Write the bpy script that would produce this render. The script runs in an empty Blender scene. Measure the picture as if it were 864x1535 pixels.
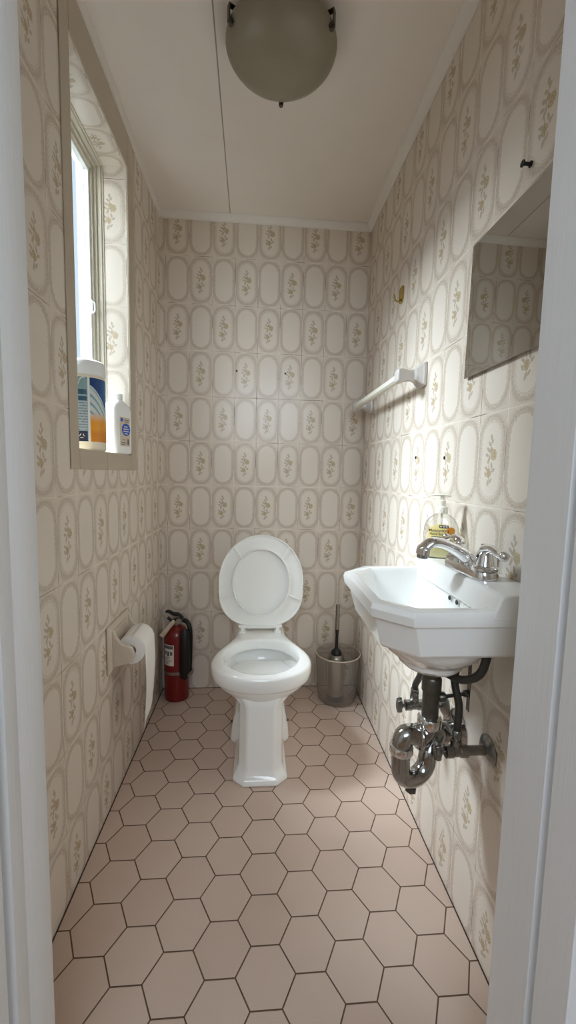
import bpy, bmesh, math, random
from mathutils import Vector, Matrix
random.seed(4)
PI = math.pi
C = bpy.context.scene.collection

# ------------------------------------------------------------------ camera, world, light, exposure
cam_d = bpy.data.cameras.new('camera')
cam = bpy.data.objects.new('camera', cam_d); C.objects.link(cam)
R_ = Vector((0.99697749, -0.07453392, 0.02192198))
U_ = Vector((-0.01471255, 0.09593492, 0.99527887))
F_ = Vector((0.07628511, 0.99259316, -0.09454837))
M = Matrix((R_, U_, -F_)).transposed().to_4x4()
M.translation = Vector((0.47073, 0.0, 1.11749))
cam.matrix_world = M
cam_d.sensor_fit = 'VERTICAL'; cam_d.sensor_height = 36; cam_d.sensor_width = 24
cam_d.lens = 606.635 / 1535 * 36
cam_d.clip_start = 0.02
bpy.context.scene.camera = cam

sc = bpy.context.scene
w = bpy.data.worlds.new('sky'); sc.world = w; w.use_nodes = True
bg = w.node_tree.nodes['Background']
tc = w.node_tree.nodes.new('ShaderNodeTexCoord'); sx_ = w.node_tree.nodes.new('ShaderNodeSeparateXYZ'); rp_ = w.node_tree.nodes.new('ShaderNodeValToRGB')
w.node_tree.links.new(tc.outputs['Generated'], sx_.inputs[0]); w.node_tree.links.new(sx_.outputs[2], rp_.inputs[0]); w.node_tree.links.new(rp_.outputs[0], bg.inputs[0])
rp_.color_ramp.elements[0].position = 0.0; rp_.color_ramp.elements[0].color = (0.13, 0.12, 0.11, 1)      # ground
rp_.color_ramp.elements[1].position = 0.12; rp_.color_ramp.elements[1].color = (0.80, 0.90, 1.0, 1)      # overcast sky
bg.inputs[1].default_value = 0.9

def area(name, loc, aim, sx, sy, power, col):
    l = bpy.data.lights.new(name, 'AREA'); l.shape = 'RECTANGLE'; l.size = sx; l.size_y = sy
    l.energy = power; l.color = col
    o = bpy.data.objects.new(name, l); C.objects.link(o); o.location = loc
    o.rotation_euler = (Vector(aim) - Vector(loc)).to_track_quat('-Z', 'Y').to_euler()
    return o
area('daylight_outside_window', (-1.12, 1.36, 2.72), (0.0, 1.33, 1.62), 0.60, 0.85, 215, (0.95, 0.975, 1.0))
area('hall_daylight', (0.40, -1.5, 1.95), (0.5, 0.6, 0.8), 1.5, 0.9, 26, (0.76, 0.88, 1.0))

sc.view_settings.view_transform = 'Standard'; sc.view_settings.look = 'None'
sc.view_settings.exposure = 0.22; sc.view_settings.gamma = 1.0
sc.view_settings.use_curve_mapping = False
sc.cycles.use_denoising = True
sc.cycles.max_bounces = 14; sc.cycles.diffuse_bounces = 8; sc.cycles.transparent_max_bounces = 24
sc.cycles.caustics_reflective = False; sc.cycles.caustics_refractive = False
sc.cycles.sample_clamp_indirect = 6

# ------------------------------------------------------------------ node helper
class G:
    def __init__(s, name):
        s.m = bpy.data.materials.new(name); s.m.use_nodes = True
        s.t = s.m.node_tree; s.b = s.t.nodes['Principled BSDF']; s.out = s.t.nodes['Material Output']
    def n(s, typ, **kw):
        x = s.t.nodes.new(typ)
        for k, v in kw.items(): setattr(x, k, v)
        return x
    def put(s, sock, v):
        if isinstance(v, bpy.types.NodeSocket): s.t.links.new(v, sock)
        else: sock.default_value = v
    def f(s, op, a, b=0.0, c=None, clamp=False):
        x = s.n('ShaderNodeMath', operation=op); x.use_clamp = clamp
        s.put(x.inputs[0], a); s.put(x.inputs[1], b)
        if c is not None: s.put(x.inputs[2], c)
        return x.outputs[0]
    def add(s, a, b): return s.f('ADD', a, b)
    def sub(s, a, b): return s.f('SUBTRACT', a, b)
    def mul(s, a, b): return s.f('MULTIPLY', a, b)
    def step(s, v, lo, hi):                      # smooth 0..1 as v goes lo..hi
        x = s.n('ShaderNodeMapRange', interpolation_type='SMOOTHSTEP')
        s.put(x.inputs[0], v); x.inputs[1].default_value = lo; x.inputs[2].default_value = hi
        return x.outputs[0]
    def mix(s, fac, a, b):
        x = s.n('ShaderNodeMix', data_type='RGBA')
        s.put(x.inputs[0], fac); s.put(x.inputs[6], a); s.put(x.inputs[7], b)
        return x.outputs[2]
    def noise(s, vec, scale, detail=2.0, rough=0.5):
        x = s.n('ShaderNodeTexNoise'); x.inputs['Scale'].default_value = scale
        x.inputs['Detail'].default_value = detail; x.inputs['Roughness'].default_value = rough
        if vec is not None: s.put(x.inputs['Vector'], vec)
        return x.outputs[0]
    def xyz(s, a, b, c=0.0):
        x = s.n('ShaderNodeCombineXYZ'); s.put(x.inputs[0], a); s.put(x.inputs[1], b); s.put(x.inputs[2], c)
        return x.outputs[0]
    def sep(s, v):
        x = s.n('ShaderNodeSeparateXYZ'); s.put(x.inputs[0], v); return x.outputs
    def coord(s, k='Object'): return s.n('ShaderNodeTexCoord').outputs[k]
    def bump(s, h, strength=0.3, dist=0.002):
        x = s.n('ShaderNodeBump'); x.inputs['Strength'].default_value = strength
        x.inputs['Distance'].default_value = dist; s.put(x.inputs['Height'], h)
        s.t.links.new(x.outputs[0], s.b.inputs['Normal'])

def L(r, g, b):                                   # sRGB 0..255 -> linear
    def c(v):
        v /= 255.0
        return v / 12.92 if v <= 0.04045 else ((v + 0.055) / 1.055) ** 2.4
    return (c(r), c(g), c(b), 1.0)

def simple(name, col, rough=0.5, metal=0.0, spec=0.5, var=0.0, vs=30.0, coat=0.0, bump=0.0, bs=200.0):
    g = G(name); b = g.b
    b.inputs['Roughness'].default_value = rough; b.inputs['Metallic'].default_value = metal
    b.inputs['Specular IOR Level'].default_value = spec; b.inputs['Coat Weight'].default_value = coat
    if var > 0:
        f_ = g.noise(g.coord(), vs, 4.0, 0.6)
        d = tuple(c * (1 - var) for c in col[:3]) + (1,)
        e = tuple(min(1, c * (1 + var)) for c in col[:3]) + (1,)
        g.put(b.inputs['Base Color'], g.mix(f_, d, e))
    else:
        b.inputs['Base Color'].default_value = col
    if bump > 0: g.bump(g.noise(g.coord(), bs, 3.0), bump, 0.001)
    return g.m

def clear(name, tint, gloss=0.12, rough=0.08, body=0.0, bodycol=(1, 1, 1, 1), edge=0.6):
    g = G(name)
    tr = g.n('ShaderNodeBsdfTransparent')
    lw0 = g.n('ShaderNodeLayerWeight'); lw0.inputs[0].default_value = 0.25
    g.put(tr.inputs[0], g.mix(lw0.outputs['Facing'], tint, tuple(c * edge for c in tint[:3]) + (1,)))
    gl = g.n('ShaderNodeBsdfGlossy'); gl.inputs['Roughness'].default_value = rough
    lw = g.n('ShaderNodeLayerWeight'); lw.inputs[0].default_value = 0.35
    f_ = g.f('MULTIPLY_ADD', lw.outputs['Facing'], gloss * 2.5, gloss * 0.4, clamp=True)
    mx = g.n('ShaderNodeMixShader'); g.put(mx.inputs[0], f_)
    g.t.links.new(tr.outputs[0], mx.inputs[1]); g.t.links.new(gl.outputs[0], mx.inputs[2])
    res = mx.outputs[0]
    if body > 0:
        df = g.n('ShaderNodeBsdfDiffuse'); df.inputs[0].default_value = bodycol
        m2 = g.n('ShaderNodeMixShader'); m2.inputs[0].default_value = body
        g.t.links.new(res, m2.inputs[1]); g.t.links.new(df.outputs[0], m2.inputs[2]); res = m2.outputs[0]
    g.t.links.new(res, g.out.inputs[0])
    return g.m

# ------------------------------------------------------------------ materials
TW, TH = 0.1081, 0.2146
def tile_material():
    g = G('glazed_oval_flower_tile')
    uv = g.sep(g.coord('UV')); u, v = uv[0], uv[1]
    fu, fv = g.f('FLOOR', u), g.f('FLOOR', v)
    x = g.mul(g.sub(g.sub(u, fu), 0.5), TW); y = g.mul(g.sub(g.sub(v, fv), 0.5), TH)   # metres from the tile centre
    par = g.f('FLOORED_MODULO', g.add(fu, fv), 2.0)
    flower = g.f('LESS_THAN', par, 0.5)
    p = g.xyz(x, y)
    pw = g.xyz(g.mul(u, TW), g.mul(v, TH))
    n1 = g.sub(g.noise(pw, 85.0, 3.0, 0.6), 0.5)
    n2 = g.sub(g.noise(pw, 230.0, 2.0, 0.6), 0.5)
    ax, ay = g.f('ABSOLUTE', x), g.f('ABSOLUTE', y)
    # stadium distance: straight sides, round ends
    dy = g.mul(g.f('MAXIMUM', g.sub(ay, 0.044), 0.0), 0.88)
    rr = g.f('SQRT', g.add(g.mul(ax, ax), g.mul(dy, dy)))
    sd = g.sub(rr, 0.0425)
    # scalloped edge that runs round the oval
    ang = g.f('ARCTAN2', g.mul(x, 1.0), g.mul(y, 0.62))
    scal = g.mul(g.f('SINE', g.mul(ang, 36.0)), 0.0010)
    sdw = g.add(g.add(sd, scal), g.mul(n1, 0.0075))
    ey0 = g.sub(TH / 2, ay)
    band = g.mul(g.step(sdw, -0.0035, -0.0010), g.step(sdw, 0.0125, 0.0050))
    thin = g.mul(g.step(sdw, 0.0005, 0.0018), g.step(sdw, 0.0045, 0.0025))
    lace = g.mul(g.mul(g.step(sdw, -0.0075, -0.0060), g.step(sdw, -0.0035, -0.0050)), g.mul(flower, 0.45))
    # scrolls in the four corners
    cx_, cy_ = g.sub(ax, 0.050), g.sub(ay, 0.103)
    cr = g.f('SQRT', g.add(g.mul(cx_, cx_), g.mul(cy_, cy_)))
    corner = g.mul(g.step(g.add(cr, g.mul(n1, 0.010)), 0.034, 0.020), g.step(cr, 0.006, 0.014))
    base = g.mix(g.step(g.noise(pw, 7.0, 2.0), 0.3, 0.7), L(219, 208, 195), L(224, 214, 201))
    inner = g.step(sdw, 0.0, -0.004)
    col = g.mix(g.mul(inner, 0.75), base, L(227, 218, 206))
    fleck = g.step(n2, -0.05, 0.16)
    bf = g.mul(band, g.f('MULTIPLY_ADD', fleck, 0.26, 0.28))
    halo = g.mul(g.mul(g.step(sdw, -0.001, 0.003), g.step(sdw, 0.019, 0.008)), g.step(ey0, 0.002, 0.009))
    col = g.mix(g.mul(halo, g.f('MULTIPLY_ADD', fleck, 0.22, 0.22)), col, L(178, 160, 140))
    col = g.mix(bf, col, L(172, 154, 134))
    col = g.mix(g.mul(thin, 0.25), col, L(236, 228, 218))
    col = g.mix(lace, col, L(190, 176, 158))
    col = g.mix(g.mul(corner, g.f('MULTIPLY_ADD', fleck, 0.26, 0.0)), col, L(178, 163, 146))
    # the flower spray: two roses and a dozen leaves
    def blob(cx, cy, rx, ry, a=0.0):
        cx, cy, rx, ry = cx * 1.18, cy * 1.12, rx * 1.18, ry * 1.14
        px, py = g.sub(x, cx), g.sub(y, cy)
        ca, sa = math.cos(a), math.sin(a)
        qx = g.add(g.mul(px, ca / rx), g.mul(py, sa / rx)); qy = g.add(g.mul(px, -sa / ry), g.mul(py, ca / ry))
        return g.f('SQRT', g.add(g.mul(qx, qx), g.mul(qy, qy)))
    def many(lst):
        r = None
        for q in lst:
            d = blob(*q); r = d if r is None else g.f('MINIMUM', r, d)
        return r
    leaves = many([(-.001, .046, .0035, .0065, .2), (.003, .037, .003, .006, -.6), (-.006, .033, .003, .006, .7),
                   (-.009, .021, .0035, .0075, .9), (-.013, .010, .003, .006, 1.2), (-.006, .001, .0035, .0085, -.5),
                   (.004, -.012, .003, .008, .3), (.010, -.021, .003, .006, -.9), (-.013, -.017, .003, .007, 1.0),
                   (-.015, -.029, .003, .006, .5), (-.006, -.047, .003, .007, -.2), (.003, -.042, .003, .006, -.6),
                   (-.002, .022, .0012, .024, -.18), (-.004, -.026, .0012, .026, .10)])
    roses = many([(.009, .010, .0098, .0115), (-.004, -.027, .0085, .0095), (.001, .020, .005, .006)])
    wob = g.mul(n2, 1.1)
    lm = g.mul(g.step(g.add(leaves, wob), 1.25, 0.75), flower)
    rm = g.mul(g.step(g.add(roses, wob), 1.10, 0.80), flower)
    petal = g.step(g.f('SINE', g.mul(roses, 13.0)), -0.2, 0.7)
    col = g.mix(g.mul(lm, 0.60), col, L(160, 144, 120))
    col = g.mix(g.mul(rm, 0.78), col, g.mix(petal, L(166, 144, 104), L(197, 177, 138)))
    # joints
    ex = g.sub(TW / 2, ax); ey = g.sub(TH / 2, ay)
    e = g.f('MINIMUM', ex, ey)
    joint = g.step(e, 0.0011, 0.0006)
    jn = g.step(g.noise(pw, 9.0, 2.0), 0.45, 0.62)
    col = g.mix(joint, col, g.mix(jn, L(232, 222, 208), L(120, 102, 84)))
    g.put(g.b.inputs['Base Color'], col)
    g.put(g.b.inputs['Roughness'], g.f('MULTIPLY_ADD', joint, 0.4, 0.24))
    g.b.inputs['Specular IOR Level'].default_value = 0.42
    h = g.add(g.mul(g.step(e, 0.0, 0.0030), 1.0), g.mul(g.noise(pw, 22.0, 1.0), 0.35))
    g.bump(h, 0.35, 0.0012)
    return g.m

def hex_material():
    g = G('matte_hexagon_floor_tile')
    s = 0.0676; cw, ch = 3 * s, math.sqrt(3) * s
    o = g.sep(g.coord('Object'))
    X, Y = g.sub(o[0], 0.0995), g.sub(o[1], 1.0355)
    def cell(ox, oy):
        a, b = g.sub(X, ox), g.sub(Y, oy)
        ia, ib = g.f('FLOOR', g.add(g.f('DIVIDE', a, cw), 0.5)), g.f('FLOOR', g.add(g.f('DIVIDE', b, ch), 0.5))
        x, y = g.f('ABSOLUTE', g.sub(a, g.mul(ia, cw))), g.f('ABSOLUTE', g.sub(b, g.mul(ib, ch)))
        d = g.f('MAXIMUM', y, g.add(g.mul(x, math.sqrt(3) / 2), g.mul(y, 0.5)))
        return d, g.add(g.mul(ia, 7.31), g.add(g.mul(ib, 3.17), ox * 91.0))
    d1, i1 = cell(0, 0); d2, i2 = cell(cw / 2, ch / 2)
    d = g.f('MINIMUM', d1, d2)
    sel = g.f('LESS_THAN', d1, d2)
    idn = g.add(g.mul(i1, sel), g.mul(i2, g.sub(1.0, sel)))
    wn = g.n('ShaderNodeTexWhiteNoise', noise_dimensions='1D'); g.put(wn.inputs['W'], idn)
    edge = g.sub(ch / 2, d)
    joint = g.step(edge, 0.0019, 0.0012)
    fine = g.noise(g.coord(), 420.0, 3.0, 0.7)
    big = g.noise(g.coord(), 5.0, 3.0)
    col = g.mix(wn.outputs[0], L(203, 180, 166), L(209, 188, 174))
    col = g.mix(g.mul(g.step(fine, 0.35, 0.75), 0.22), col, L(176, 152, 136))
    col = g.mix(g.mul(g.step(big, 0.45, 0.75), 0.20), col, L(186, 164, 147))
    col = g.mix(joint, col, g.mix(g.noise(g.coord(), 30.0), L(70, 50, 36), L(112, 90, 72)))
    g.put(g.b.inputs['Base Color'], col)
    g.put(g.b.inputs['Roughness'], g.f('MULTIPLY_ADD', joint, 0.4, 0.46))
    g.b.inputs['Specular IOR Level'].default_value = 0.35
    g.bump(g.add(g.step(edge, 0.0008, 0.0035), g.mul(fine, 0.08)), 0.5, 0.0012)
    return g.m

TILE = tile_material()
HEX = hex_material()
def ceiling_material():
    g = G('painted_ceiling_panel')
    o = g.sep(g.coord())
    j1 = g.step(g.f('ABSOLUTE', g.sub(o[0], g.f('MULTIPLY_ADD', o[1], -0.014, 0.3545))), 0.0028, 0.0012)
    g.put(g.b.inputs['Base Color'], g.mix(g.mul(j1, 0.75), g.mix(g.noise(g.coord(), 9.0, 3.0), L(238, 232, 225), L(243, 237, 230)), L(120, 112, 104)))
    g.b.inputs['Roughness'].default_value = 0.7
    h = g.add(g.mul(g.noise(g.xyz(g.mul(o[0], 40.0), g.mul(o[1], 260.0)), 1.0, 2.0), 0.25), g.mul(j1, -2.0))
    g.bump(h, 0.25, 0.0012)
    return g.m
CEIL = ceiling_material()
def door_paint():
    g = G('white_gloss_door_paint')
    o = g.sep(g.coord())
    st = g.noise(g.xyz(g.mul(o[0], 220.0), g.mul(o[1], 220.0), g.mul(o[2], 9.0)), 1.0, 4.0, 0.6)
    g.put(g.b.inputs['Base Color'], g.mix(st, L(232, 235, 239), L(240, 243, 247)))
    g.b.inputs['Roughness'].default_value = 0.42
    g.bump(st, 0.35, 0.0012)
    return g.m
DOORP = door_paint()
WHITE_TRIM = simple('white_trim_paint', L(238, 235, 230), 0.45)
PLASTER = simple('hall_plaster', L(225, 222, 216), 0.8, var=.02)
PLAIN = simple('plain_beige_edge_tile', L(190, 177, 158), 0.35, var=.03, vs=6)
VINYL = simple('tan_window_vinyl', L(204, 198, 182), 0.4, var=.02)
SASHW = simple('white_window_vinyl', L(240, 242, 242), 0.35)
GLASS = clear('window_glass', (0.93, 0.97, 1.0, 1), 0.10, 0.02)
def frost():
    g = G('reeded_window_glass')
    tr = g.n('ShaderNodeBsdfTransparent'); tr.inputs[0].default_value = (0.90, 0.95, 0.98, 1)
    tl = g.n('ShaderNodeBsdfTranslucent'); tl.inputs[0].default_value = (0.92, 0.96, 1.0, 1)
    gl = g.n('ShaderNodeBsdfGlossy'); gl.inputs['Roughness'].default_value = 0.1
    m1 = g.n('ShaderNodeMixShader'); m1.inputs[0].default_value = 0.0
    m2 = g.n('ShaderNodeMixShader'); m2.inputs[0].default_value = 0.05
    g.t.links.new(tr.outputs[0], m1.inputs[1]); g.t.links.new(tl.outputs[0], m1.inputs[2])
    g.t.links.new(m1.outputs[0], m2.inputs[1]); g.t.links.new(gl.outputs[0], m2.inputs[2])
    g.t.links.new(m2.outputs[0], g.out.inputs[0])
    return g.m
FROST = frost()
PORC = simple('white_glazed_porcelain', L(238, 238, 235), 0.10, spec=0.55, coat=0.3)
WPLAST = simple('white_plastic', L(238, 238, 234), 0.28)
HDPE = simple('white_bottle_plastic', L(244, 246, 247), 0.42)
CERAM = simple('beige_ceramic', L(206, 194, 178), 0.22, coat=0.3)
GREYC = simple('grey_ceramic', L(196, 191, 185), 0.22, coat=0.2)
BARP = simple('ivory_plastic_bar', L(222, 219, 205), 0.28)
CHROME = simple('polished_chrome', (0.80, 0.80, 0.81, 1), 0.07, 1.0, var=.08, vs=40)
OLDCHROME = simple('aged_chrome', (0.40, 0.40, 0.395, 1), 0.15, 1.0, var=.35, vs=45)
DULL = simple('tarnished_brass_chrome', (0.13, 0.125, 0.11, 1), 0.33, 0.85, var=.4, vs=60)
VALVE = simple('dull_valve_metal', (0.28, 0.28, 0.27, 1), 0.26, 1.0, var=.35, vs=70)
HOSE = simple('dark_braided_hose', (0.055, 0.053, 0.047, 1), 0.42, 0.4, var=.3, vs=300, bump=0.6, bs=900)
BRASS = simple('worn_brass', (0.55, 0.38, 0.10, 1), 0.25, 1.0, var=.25, vs=150)
BLACK = simple('black_rubber', L(16, 15, 16), 0.45)
BLACKG = simple('black_plastic', L(18, 17, 18), 0.3)
RED = simple('red_enamel', L(112, 4, 8), 0.28, coat=0.3)
PAPER = simple('white_tissue_paper', L(240, 237, 233), 0.9, bump=0.25, bs=260)
PAPERE = simple('tissue_roll_end', L(226, 221, 214), 0.95, bump=0.5, bs=500)
CARD = simple('grey_cardboard', L(150, 135, 118), 0.9)
STEEL = simple('brushed_steel', (0.34, 0.315, 0.28, 1), 0.3, 1.0, var=.15, vs=90)
LABELW = simple('white_label', L(226, 220, 212), 0.5)
INK = simple('black_ink', L(28, 26, 30), 0.5)
GREYINK = simple('grey_ink', L(95, 98, 105), 0.5)
CREAM = simple('cream_plastic', L(205, 190, 168), 0.4)
CLEARP = clear('clear_ribbed_plastic', (0.985, 0.98, 0.972, 1), 0.13, 0.10, 0.025, (0.9, 0.87, 0.82, 1), 0.86)
CLEARB = clear('clear_bottle_plastic', (0.97, 0.97, 0.95, 1), 0.14, 0.06, 0.03)
SOAP = simple('pale_yellow_soap', L(245, 236, 170), 0.15, coat=0.3)
PUMPP = simple('ivory_pump_plastic', L(238, 234, 218), 0.3)
GLAMP = simple('frosted_lamp_glass', L(146, 140, 122), 0.34, var=.02, vs=6)
CLIP = simple('dark_bronze_clip', (0.10, 0.085, 0.07, 1), 0.35, 0.8)
WATER = simple('still_water', L(150, 155, 155), 0.03, spec=0.6)
def mirror_m():
    g = G('silvered_mirror'); b = g.b
    b.inputs['Base Color'].default_value = (0.48, 0.47, 0.45, 1); b.inputs['Metallic'].default_value = 1
    b.inputs['Roughness'].default_value = 0.015
    return g.m
MIRROR = mirror_m()

# ------------------------------------------------------------------ mesh helpers
def mesh_obj(name, bm, mat, at=(0, 0, 0), parent=None, smooth=40, bevel=0.0, seg=2):
    """link a bmesh (world coordinates) as ONE object; `at` is its origin when top-level"""
    if parent is not None:
        q = parent; base = Vector(q.location)
        while q.parent is not None:
            q = q.parent; base = base + Vector(q.location)
    else: base = Vector(at)
    bmesh.ops.remove_doubles(bm, verts=bm.verts, dist=1e-6)
    bmesh.ops.recalc_face_normals(bm, faces=bm.faces)
    bmesh.ops.translate(bm, verts=bm.verts, vec=-base)
    me = bpy.data.meshes.new(name); bm.to_mesh(me); bm.free()
    mats = mat if isinstance(mat, (list, tuple)) else [mat]
    for m in mats: me.materials.append(m)
    if smooth:
        for p in me.polygons: p.use_smooth = True
        me.set_sharp_from_angle(angle=math.radians(smooth))
    o = bpy.data.objects.new(name, me); C.objects.link(o)
    if parent is not None: o.parent = parent
    else: o.location = at
    if bevel:
        md = o.modifiers.new('bevel', 'BEVEL'); md.width = bevel; md.segments = seg; md.limit_method = 'ANGLE'
        md.angle_limit = math.radians(35); md.harden_normals = False
    return o
def thing(name, label, cat, loc, group=None):
    o = bpy.data.objects.new(name, None); C.objects.link(o); o.location = loc; o.empty_display_size = 0.02
    o['label'] = label; o['category'] = cat
    if group: o['group'] = group
    return o
def tag(o, label, cat, group=None):
    o['label'] = label; o['category'] = cat
    if group: o['group'] = group
    return o
def struct(o): o['kind'] = 'structure'; return o
def B(): return bmesh.new()
def box(bm, x0, x1, y0, y1, z0, z1, mat=None, mi=0):
    vs = [bm.verts.new(p) for p in ((x0, y0, z0), (x1, y0, z0), (x1, y1, z0), (x0, y1, z0), (x0, y0, z1), (x1, y0, z1), (x1, y1, z1), (x0, y1, z1))]
    if mat is not None:
        for v in vs: v.co = mat @ v.co
    for f in ((0, 3, 2, 1), (4, 5, 6, 7), (0, 1, 5, 4), (1, 2, 6, 5), (2, 3, 7, 6), (3, 0, 4, 7)):
        bm.faces.new([vs[i] for i in f]).material_index = mi
    return bm
def loft(bm, rings, cap0=True, cap1=True, closed=True, mi=0):
    rv = [[bm.verts.new(p) for p in r] for r in rings]
    n = len(rv[0])
    for a, b in zip(rv, rv[1:]):
        for i in range(n if closed else n - 1):
            j = (i + 1) % n
            try: bm.faces.new((a[i], a[j], b[j], b[i])).material_index = mi
            except ValueError: pass
    if cap0: bm.faces.new(list(reversed(rv[0]))).material_index = mi
    if cap1: bm.faces.new(rv[-1]).material_index = mi
    return bm
def axis_mat(c, d):
    d = Vector(d).normalized()
    q = Vector((0, 0, 1)).rotation_difference(d)
    return Matrix.Translation(Vector(c)) @ q.to_matrix().to_4x4()
def lathe(bm, prof, c=(0, 0, 0), d=(0, 0, 1), seg=40, cap0=True, cap1=True, mi=0):
    m = axis_mat(c, d)
    rings = [[m @ Vector((r * math.cos(2 * PI * i / seg), r * math.sin(2 * PI * i / seg), z)) for i in range(seg)] for r, z in prof]
    return loft(bm, rings, cap0, cap1, mi=mi)
def cr(pts, k=6):
    """Catmull-Rom through the points"""
    P = [Vector(p) for p in pts]; P = [P[0] * 2 - P[1]] + P + [P[-1] * 2 - P[-2]]
    out = []
    for i in range(1, len(P) - 2):
        for s in range(k):
            t = s / k
            a, b, c_, d = P[i - 1], P[i], P[i + 1], P[i + 2]
            out.append(0.5 * ((2 * b) + (c_ - a) * t + (2 * a - 5 * b + 4 * c_ - d) * t * t + (3 * b - a - 3 * c_ + d) * t ** 3))
    out.append(P[-2]); return out
def tube(bm, pts, r, seg=16, caps=True, flat=None, up=None):
    P = [Vector(p) for p in pts]; n = len(P)
    rs = r if isinstance(r, (list, tuple)) else [r] * n
    T = [(P[min(i + 1, n - 1)] - P[max(i - 1, 0)]).normalized() for i in range(n)]
    N = Vector(up) if up is not None else (Vector((0, 0, 1)) if abs(T[0].z) < 0.9 else Vector((1, 0, 0)))
    rings = []
    for i in range(n):
        N = (N - T[i] * N.dot(T[i])).normalized(); Bn = T[i].cross(N)
        fa = flat if flat is not None else 1.0
        rings.append([P[i] + N * (rs[i] * fa * math.cos(2 * PI * k / seg)) + Bn * (rs[i] * math.sin(2 * PI * k / seg)) for k in range(seg)])
    return loft(bm, rings, caps, caps)
def lerp_list(a, b, n): return [a + (b - a) * i / (n - 1) for i in range(n)]
def frame_mat(o, ex, ey, ez):
    m = Matrix((Vector(ex), Vector(ey), Vector(ez))).transposed().to_4x4(); m.translation = Vector(o); return m
def text_obj(name, s, mat, parent, origin, ex, ey, size, align='CENTER', off=0.0, sx=1.0):
    cu = bpy.data.curves.new(name, 'FONT'); cu.body = s; cu.size = size; cu.align_x = align; cu.align_y = 'CENTER'
    cu.extrude = 0.0; cu.resolution_u = 3; cu.offset = off
    t = bpy.data.objects.new(name, cu); C.objects.link(t)
    dg = bpy.context.evaluated_depsgraph_get()
    me = bpy.data.meshes.new_from_object(t.evaluated_get(dg))
    bm = B(); bm.from_mesh(me)
    ex, ey = Vector(ex).normalized(), Vector(ey).normalized()
    m = frame_mat(origin, ex * sx, ey, ex.cross(ey))
    bmesh.ops.transform(bm, matrix=m, verts=bm.verts)
    bpy.data.objects.remove(t); bpy.data.curves.remove(cu); bpy.data.meshes.remove(me)
    return bm

# ------------------------------------------------------------------ room shell
D, ZC, ZR = 2.0323, 2.31, 2.281
Z0 = 2.1239; YF = 0.60
def wall_quad(bm, uvl, pts, uvf, mi=0):
    vs = [bm.verts.new(p) for p in pts]; f = bm.faces.new(vs); f.material_index = mi
    for lp in f.loops: lp[uvl].uv = uvf(lp.vert.co)
    return f
def uv_back(p): return ((p.x - 0.0282) / TW, (p.z - Z0) / TH)
def uv_left(p): return ((p.y - 0.985) / TW, (p.z - Z0) / TH)
def uv_right(p): return (-(p.y - 1.053) / 0.1072, (p.z - Z0) / TH)
def uv_jamb(p): return ((p.x + 0.1125) / TW + 0.0 + 1.0, (p.z - Z0) / TH)
def uv_top(p): return ((p.x + 0.1125) / TW, (p.y - 1.186) / 0.1055 * 1.0)
def flat(name, build, mat):
    bm = B(); uvl = bm.loops.layers.uv.new('UVMap'); build(bm, uvl)
    me = bpy.data.meshes.new(name); bm.to_mesh(me); bm.free()
    for m in (mat if isinstance(mat, (list, tuple)) else [mat]): me.materials.append(m)
    o = bpy.data.objects.new(name, me); C.objects.link(o); return struct(o)

flat('floor', lambda bm, u: wall_quad(bm, u, [(-0.1, YF - .2, 0), (1.1, YF - .2, 0), (1.1, D + .1, 0), (-0.1, D + .1, 0)], lambda p: (p.x, p.y)), HEX)
flat('ceiling', lambda bm, u: wall_quad(bm, u, [(-0.16, YF - .1, ZC), (-0.16, D + .1, ZC), (1.1, D + .1, ZC), (1.1, YF - .1, ZC)], lambda p: (p.x, p.y)), CEIL)
flat('wall_back', lambda bm, u: wall_quad(bm, u, [(0, D, 0), (1, D, 0), (1, D, ZC), (0, D, ZC)], uv_back), TILE)
flat('wall_right', lambda bm, u: wall_quad(bm, u, [(1, YF - .13, 0), (1, YF - .13, ZC), (1, D, ZC), (1, D, 0)], uv_right), TILE)
WY0, WY1, WZ0, WZ1, WX = 1.112, 1.553, 1.172, 2.165, -0.135
def left(bm, u):
    ya, yb = YF - .13, D
    for (a, b, c, d) in ((ya, WY0, 0, ZC), (WY1, yb, 0, ZC), (WY0, WY1, 0, WZ0), (WY0, WY1, WZ1, ZC)):
        wall_quad(bm, u, [(0, a, c), (0, b, c), (0, b, d), (0, a, d)], uv_left)
    wall_quad(bm, u, [(0, WY1, WZ0), (WX, WY1, WZ0), (WX, WY1, WZ1), (0, WY1, WZ1)], uv_jamb)
    wall_quad(bm, u, [(0, WY0, WZ0), (0, WY0, WZ1), (WX, WY0, WZ1), (WX, WY0, WZ0)], uv_jamb)
    wall_quad(bm, u, [(0, WY0, WZ1), (0, WY1, WZ1), (WX, WY1, WZ1), (WX, WY0, WZ1)], uv_top)
    wall_quad(bm, u, [(0, WY0, WZ0), (WX, WY0, WZ0), (WX, WY1, WZ0), (0, WY1, WZ0)], lambda p: (0.5, 0.5), 1)
flat('wall_left', left, [TILE, PLAIN])
bm = B(); box(bm, -0.25, 0.125, YF - .13, YF - .005, 0, ZC); box(bm, 0.925, 1.25, YF - .13, YF - .005, 0, ZC); box(bm, 0.125, 0.925, YF - .13, YF - .005, 2.07, ZC)
struct(mesh_obj('wall_front', bm, PLASTER, smooth=0))
bm = B(); box(bm, -0.17, WX - .001, WY1, D + .3, 0.4, ZC + .2); box(bm, -0.17, WX - .001, YF - .13, WY0, 0.4, ZC + .2); box(bm, -0.17, WX - .001, WY0, WY1, WZ1, ZC + .2); box(bm, -0.17, WX - .001, WY0, WY1, 0.4, WZ0)
struct(mesh_obj('wall_outside', bm, PLASTER, smooth=0))
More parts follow.
